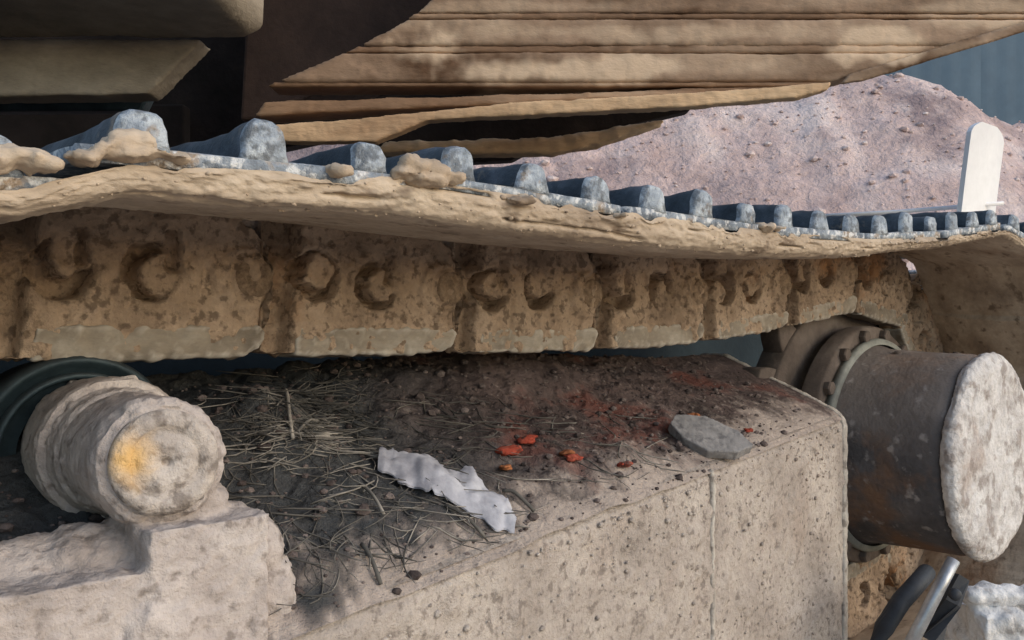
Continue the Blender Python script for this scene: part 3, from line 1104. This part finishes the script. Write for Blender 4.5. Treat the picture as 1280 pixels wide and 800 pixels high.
# ------------------------------------------------------------------ carrier roller and its muddy bracket
rc = np.array([.190, .69, -.093])
cr = empty('carrier_roller', (.178, .55, -.3), 'carrier roller with dark steel flange on a mud covered bracket', 'roller')
V, F = lathe([(.06, .040), (.06, .062), (.004, .062), (0, .066), (-.004, .0685), (-.018, .0685), (-.022, .0675), (-.024, .0655), (-.0235, .062), (-.019, .060), (-.018, .040)],
             rc, (0, 1, 0), 96, False)
part('roller_shell', V, F, M['roller'], cr)
V, F = lathe([(-.016, .0560), (-.026, .0560), (-.028, .0548), (-.028, .0525), (-.026, .0515), (-.016, .0515)], rc, (0, 1, 0), 96, False)
part('flange_ring', V, F, M['roller'], cr)
hub0 = at_y(122, 558, .66)
hub1 = at_y(204, 577, .485)
axh = hub1 - hub0
Lh = np.linalg.norm(axh)
axh /= Lh
hp = [(-.01, .047), (.0, .048), (.004, .0485), (Lh * .34, .048), (Lh * .37, .0465), (Lh * .38, .042), (Lh * .42, .0405), (Lh * .48, .040), (Lh * .50, .0375), (Lh * .6, .0365), (Lh * .93, .0352), (Lh * .985, .0335), (Lh, .030)]
hh = np.concatenate([np.linspace(hp[q][0], hp[q + 1][0], 8, endpoint=False) for q in range(len(hp) - 1)] + [[hp[-1][0]]])
hubV = lathe([(q, float(np.interp(q, [w_[0] for w_ in hp], [w_[1] for w_ in hp]))) for q in hh], hub0, axh, 190)
me_ = mesh('tmp', hubV[0], hubV[1]); NV = np.array([v.normal[:] for v in me_.vertices]); bpy.data.meshes.remove(me_)
hv = rough(hubV[0], NV, [(.04, .0012), (.012, .0011), (.005, .0009)], 149)
hv = hv + NV * (.0022 * sstep(.25, .5, fbm(hv, 55, 3, 148)))[:, None]
part('hub', hv, hubV[1], M['pale'], cr)
ped = [box(at_y(202, 660, .51), (.046, .046, .085)), box(at_y(236, 742, .50), (.068, .064, .092)),
       ball(at_y(312, 690, .50), .021, 5, .2, 3, (1, 1, 1.2)), ball(at_y(326, 745, .50), .022, 2, .2, 3, (1, 1, 1.3)), box(at_y(90, 795, .5), (.14, .06, .07)),
       ball(at_y(40, 735, .53), .036, 6, .2, 3, (1.6, 1, .8)), ball(at_y(110, 722, .52), .03, 8, .2, 3), ball(at_y(254, 628, .5), .014, 9, .2, 3),
       ball(at_y(292, 652, .5), .012, 11, .2, 3), ball(at_y(180, 780, .5), .04, 3, .2, 3), ball(at_y(205, 622, .515), .026, 4, .15, 3), ball(at_y(160, 690, .515), .022, 7, .2, 3)]
lump('mount_arm', ped, .0021, [(.05, .0014), (.016, .0009), (.006, .0013), (.0032, .0011)], M['pale'], cr, 150)
V, F = lathe([(-.006, .0285), (.004, .0285), (.0065, .026), (.0068, .020), (.0042, .0182), (.0062, .015), (.0072, .010), (.0076, .0035), (.004, .002), (.004, .0006)], hub1 + axh * .001, axh, 56)
V = np.array(V)
V = V + np.outer(.0016 * fbm(V, 120, 3, 151), axh)
oc = part('axle_cap', V, F, M['cap'], cr)
_q = V - hub1
_a, _b = _q @ RV, _q @ UV
_d = np.exp(-(((_a + .012) / .012) ** 2 + ((_b - .004) / .013) ** 2)) * 1.3 + .5 * fbm(V, 110, 3, 305) - .25
oc.data.attributes.new('dust', 'FLOAT', 'POINT').data.foreach_set('value', np.clip(_d, 0, .9))

# ------------------------------------------------------------------ final drive and sprocket
XC, ZC = float(ARC_C[0]) - .028, -.197
fd = empty('final_drive', (XC, .6, ZC - .16), 'dark final drive drum with white crusted end face and bolted flange', 'final drive')
V, F = lathe([(0, .157), (-.006, .157), (-.012, .152), (-.09, .148), (-.145, .147), (-.158, .143), (-.163, .135)], (XC, .655, ZC), (0, 1, 0), 120)
V = np.array(V)
part('drum', V, F, M['drum'], fd)
# crust on the end face
sol = [lathe([(0, .146), (-.010, .150), (-.017, .146), (-.023, .13)], (XC, .493, ZC), (0, 1, 0), 64)]
for k in range(12):
    a = rng.uniform(0, 2 * math.pi); r = .112 * math.sqrt(rng.uniform(.1, 1))
    sol.append(ball((XC + math.cos(a) * r, .481, ZC + math.sin(a) * r), rng.uniform(.012, .03), k, .3, 2, (1, .30, 1.3)))
lump('crust', sol, .0030, [(.06, .004), (.022, .0018), (.008, .0012), (.004, .0009)], M['white'], fd, 160)
V, F = lathe([(.002, .158), (.002, .166), (-.006, .168), (-.011, .166), (-.012, .158)], (XC, .655, ZC), (0, 1, 0), 120, False)
part('flange_ring', V, F, M['ring'], fd)
V, F = lathe([(.0, .16), (0, .183), (.004, .187), (.03, .187)], (XC, .657, ZC), (0, 1, 0), 120, False)
part('flange', V, F, M['flange'], fd)
Vb, Fb = lathe([(0, .011), (-.008, .011), (-.010, .0095)], (0, 0, 0), (0, 1, 0), 6)
bme = mesh('bolt', Vb, Fb, False); bme.materials.append(M['flange'])
for k in range(16):
    a = 2 * math.pi * k / 16 + .2
    o = link('bolt', bme, None, fd, Vector((XC + .174 * math.cos(a), .657, ZC + .174 * math.sin(a))) - wpos(fd))
for (px, y) in [(1170, 432), (1188, 505)]:
    pp = at_y(px, y, .55)
    part('stud', *lathe([(0, .008), (-.012, .008), (-.014, .006)], (XC + (pp[0] - XC) * .0 + (-.03 if px < 1180 else .01), .60 if px < 1180 else .53, ZC + .1475), (0, -.3, 1), 8), M['flange'], fd)

sp = empty('drive_sprocket', (XC, .74, ZC - .2), 'muddy drive sprocket disc meshing with the track behind the drum', 'sprocket')
V, F = lathe([(0, .03), (0, .222), (.004, .226), (.04, .226), (.044, .222), (.044, .03)], (XC, .708, ZC), (0, 1, 0), 96)
part('disc', V, F, M['flange'], sp)
tv, tf = bevelled(*extrude([(-.030, .215), (-.020, .245), (-.010, .262), (.010, .262), (.020, .245), (.030, .215)], (0, 0, 0), XA, ZA, YA, .034), .003)
tme = mesh('tooth', tv, tf); tme.materials.append(M['flange'])
nt_ = 17
for k in range(nt_):
    o = link('tooth', tme, None, sp, Vector((XC, .713, ZC)) - wpos(sp))
    o.rotation_euler = (0, 2 * math.pi * k / nt_, 0)

# ------------------------------------------------------------------ hose with its fitting, white block
hs = empty('hydraulic_hose', Vector(at(1140, 800, 1.08)), 'black hydraulic hose with bright metal fitting under the drum', 'hose')
V, F = tube([at(1040, 900, 1.10), at(1075, 840, 1.08), at(1105, 785, 1.07), at(1126, 752, 1.08), at(1144, 732, 1.10), at(1158, 716, 1.14)], .0115, 16)
part('hose', V, F, M['hose'], hs)
V, F = tube([at(1192, 700, 1.03), at(1172, 738, 1.02), at(1150, 782, 1.02), at(1125, 830, 1.02)], .0075, 14)
part('metal_tube', V, F, M['chrome'], hs)
V, F = tube([at(1198, 722, 1.06), at(1186, 752, 1.05), at(1164, 800, 1.05)], .014, 6)
part('hex_fitting', V, F, M['hose'], hs, False)
V, F = lathe([(0, .007), (.006, .007), (.009, .005)], at(1192, 742, 1.03), -FV, 12)
part('plug', V, F, M['hose'], hs)

cb = at(1266, 752, 1.10)
sol = [box((cb[0] + .03, cb[1] - .02, (GROUND_Z + cb[2]) / 2 + .004), (.20, .11, cb[2] - GROUND_Z - .01), Matrix.Rotation(-.7, 3, 'Z'))]
for k in range(6):
    q = at(1222 + 14 * k, 744 - 2 * (k % 2), 1.08)
    sol.append(ball(q, .018, k, .3, 2, (1.2, 1, .6)))
o = lump('white_block', sol, .004, [(.04, .008), (.012, .004)], M['chalk'], None, 170)
tag(o, 'broken chalky white block standing on the ground below the drum', 'block')

# ------------------------------------------------------------------ carbody between the tracks
cbody = empty('carbody', (0.6, 1.3, GROUND_Z + .1), 'dark steel carbody of the machine behind the track', 'carbody')
V, F = bevelled(*box((.6, 1.5, -.16), (3.2, .5, .42)), .01)
part('centre_beam', V, F, M['carbody'], cbody, False)
V, F = bevelled(*box((.05, 1.75, .14), (1.6, .8, .2)), .02)
part('turntable_base', V, F, M['house_dark'], cbody, False)

# ------------------------------------------------------------------ upper frame of the machine
uf = empty('upper_frame', Vector(at(640, 150, 1.5)), 'dusty tan upper frame of the excavator hanging over the track', 'machine frame')


CAKE = [(540, 58, 52, 24, 1), (700, 86, 150, 17, 1), (1100, 55, 60, 24, 1.1), (900, 42, 130, 14, .6), (700, 40, 120, 14, .5), (1220, 15, 70, 22, .6),
        (960, 82, 60, 14, .25), (820, 118, 120, 5, .5), (640, 8, 160, 8, .35)]


def slab(name, poly, d, t, mat, voxel=None, amps=None, seed=0, bw=.004, kind=None):
    P = [((x - 640) * d / FPX, (400 - y) * d / FPX) for x, y in poly]
    V, F = extrude(P, FV * d, RV, UV, FV, t)
    if voxel:
        W, Fs, N = remesh(V, F, voxel)
        W = rough(W, N, amps or [(.08, .006), (.02, .004)], seed)
        o = part(name, W, Fs, mat, uf, True)
        pu, pv = W @ RV * FPX / 1.4 + 640, 400 - W[:, 2] * FPX / 1.4
        wob = fbm(W, 14, 4, 401, .6)
        f = 0
        for (cx, cy, rx, ry, a) in CAKE:      # dried mud caked on the plates
            q = np.sqrt(((pu - cx) / rx) ** 2 + ((pv - cy) / ry) ** 2) + 1.1 * wob
            f = np.maximum(f, a * (1 - sstep(.45, 1.15, q)))
        f = np.clip(f * .85 + .30 * sstep(-.1, .4, fbm(W * np.array([.5, .5, 1.6]), 12, 4, 402)), 0, .9)
        o.data.attributes.new('dust', 'FLOAT', 'POINT').data.foreach_set('value', f)
        return o
    V, F = bevelled(V, F, bw)
    return part(name, V, F, mat, uf, False)


def xl(y):
    return np.interp(y, [-400, 0, 35, 80, 106], [640, 545, 490, 400, 335])


def xr(y):
    return np.interp(y, [-400, 28, 95, 106], [2720, 1288, 1062, 1030])


rows = [(-60, 16, 1.40, 'body_plate', 'house'), (16, 23, 1.4012, 'channel', 'house_brown'), (23, 57, 1.40, 'body_plate', 'house'), (57, 66, 1.4018, 'channel', 'house_brown'),
        (66, 102, 1.399, 'body_plate', 'house'), (102, 108, 1.4025, 'channel', 'house_brown'), (108, 123, 1.405, 'lower_strip', 'house_brown')]
for i, (y0, y1, d, nm, mm) in enumerate(rows):
    left = [(float(xl(y)), y) for y in np.linspace(y1, y0, 4)]
    right = [(float(xr(min(y, 106))), y) for y in np.linspace(y0, y1, 4)]
    if i == len(rows) - 1:
        left = [(318, 123 + 22), (330, 108 + 18)]
        right = [(1030, 106), (1010, 112)]
    slab(nm, left + right, d, .06, M[mm], .0045, [(.2, .0025), (.03, .0012), (.011, .0009)], 180 + i)
slab('body_plate', [(float(xl(-60)), -61), (640, -420), (2720, -420), (float(xr(-60)), -61)], 1.40, .09, M['house'])
slab('edge_strip', [(1052, 104), (1062, 92), (1290, 24), (1400, -10), (1400, 2), (1290, 36), (1080, 100)], 1.388, .012, M['house'], .003, [(.03, .0012)], 200)
# pale bottom rim and the strip that widens to the left
slab('rim', [(318, 158), (470, 146), (640, 128), (840, 117), (1000, 106), (1040, 102), (1036, 111), (1000, 121), (860, 133), (640, 144), (535, 150), (468, 177), (350, 176), (320, 170)],
     1.385, .03, M['house_pale'], .003, [(.06, .002), (.012, .0012)], 201)
slab('lower_rim', [(470, 190), (480, 176), (600, 174), (690, 170), (770, 158), (840, 148), (750, 180), (690, 192)], 1.62, .05, M['house_pale'], .006, [(.05, .004), (.015, .003)], 202)
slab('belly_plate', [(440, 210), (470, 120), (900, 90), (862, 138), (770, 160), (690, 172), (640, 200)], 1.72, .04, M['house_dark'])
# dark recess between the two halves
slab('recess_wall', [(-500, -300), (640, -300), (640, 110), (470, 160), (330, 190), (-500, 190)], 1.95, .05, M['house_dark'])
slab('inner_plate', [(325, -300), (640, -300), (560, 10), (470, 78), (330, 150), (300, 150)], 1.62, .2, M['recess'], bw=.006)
# left slab, lit a little, and the deck, its overhang shaped to shade the slab
slab('deck_slab', [(-300, 50), (252, 48), (236, 66), (185, 117), (-300, 122)], 1.32, .05, M['house_mud'], .005, [(.12, .003), (.02, .0015)], 204)
slab('shadow_strip', [(-300, 114), (190, 110), (176, 138), (-300, 140)], 1.42, .03, M['roller'])  # dark strip standing in for the shadow under the deck slab
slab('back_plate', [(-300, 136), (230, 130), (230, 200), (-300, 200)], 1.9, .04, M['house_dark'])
V, F = bevelled(*box(RV * -1.17 + FV * 1.225 + UV * .92, (1.6, .21, 1.0), np.stack([RV, FV, UV], 1)), .012)
W, Fs, N = remesh(V, F, .02)
part('deck_underside', rough(W, N, [(.1, .004)], 205), Fs, M['house_mud'], uf)
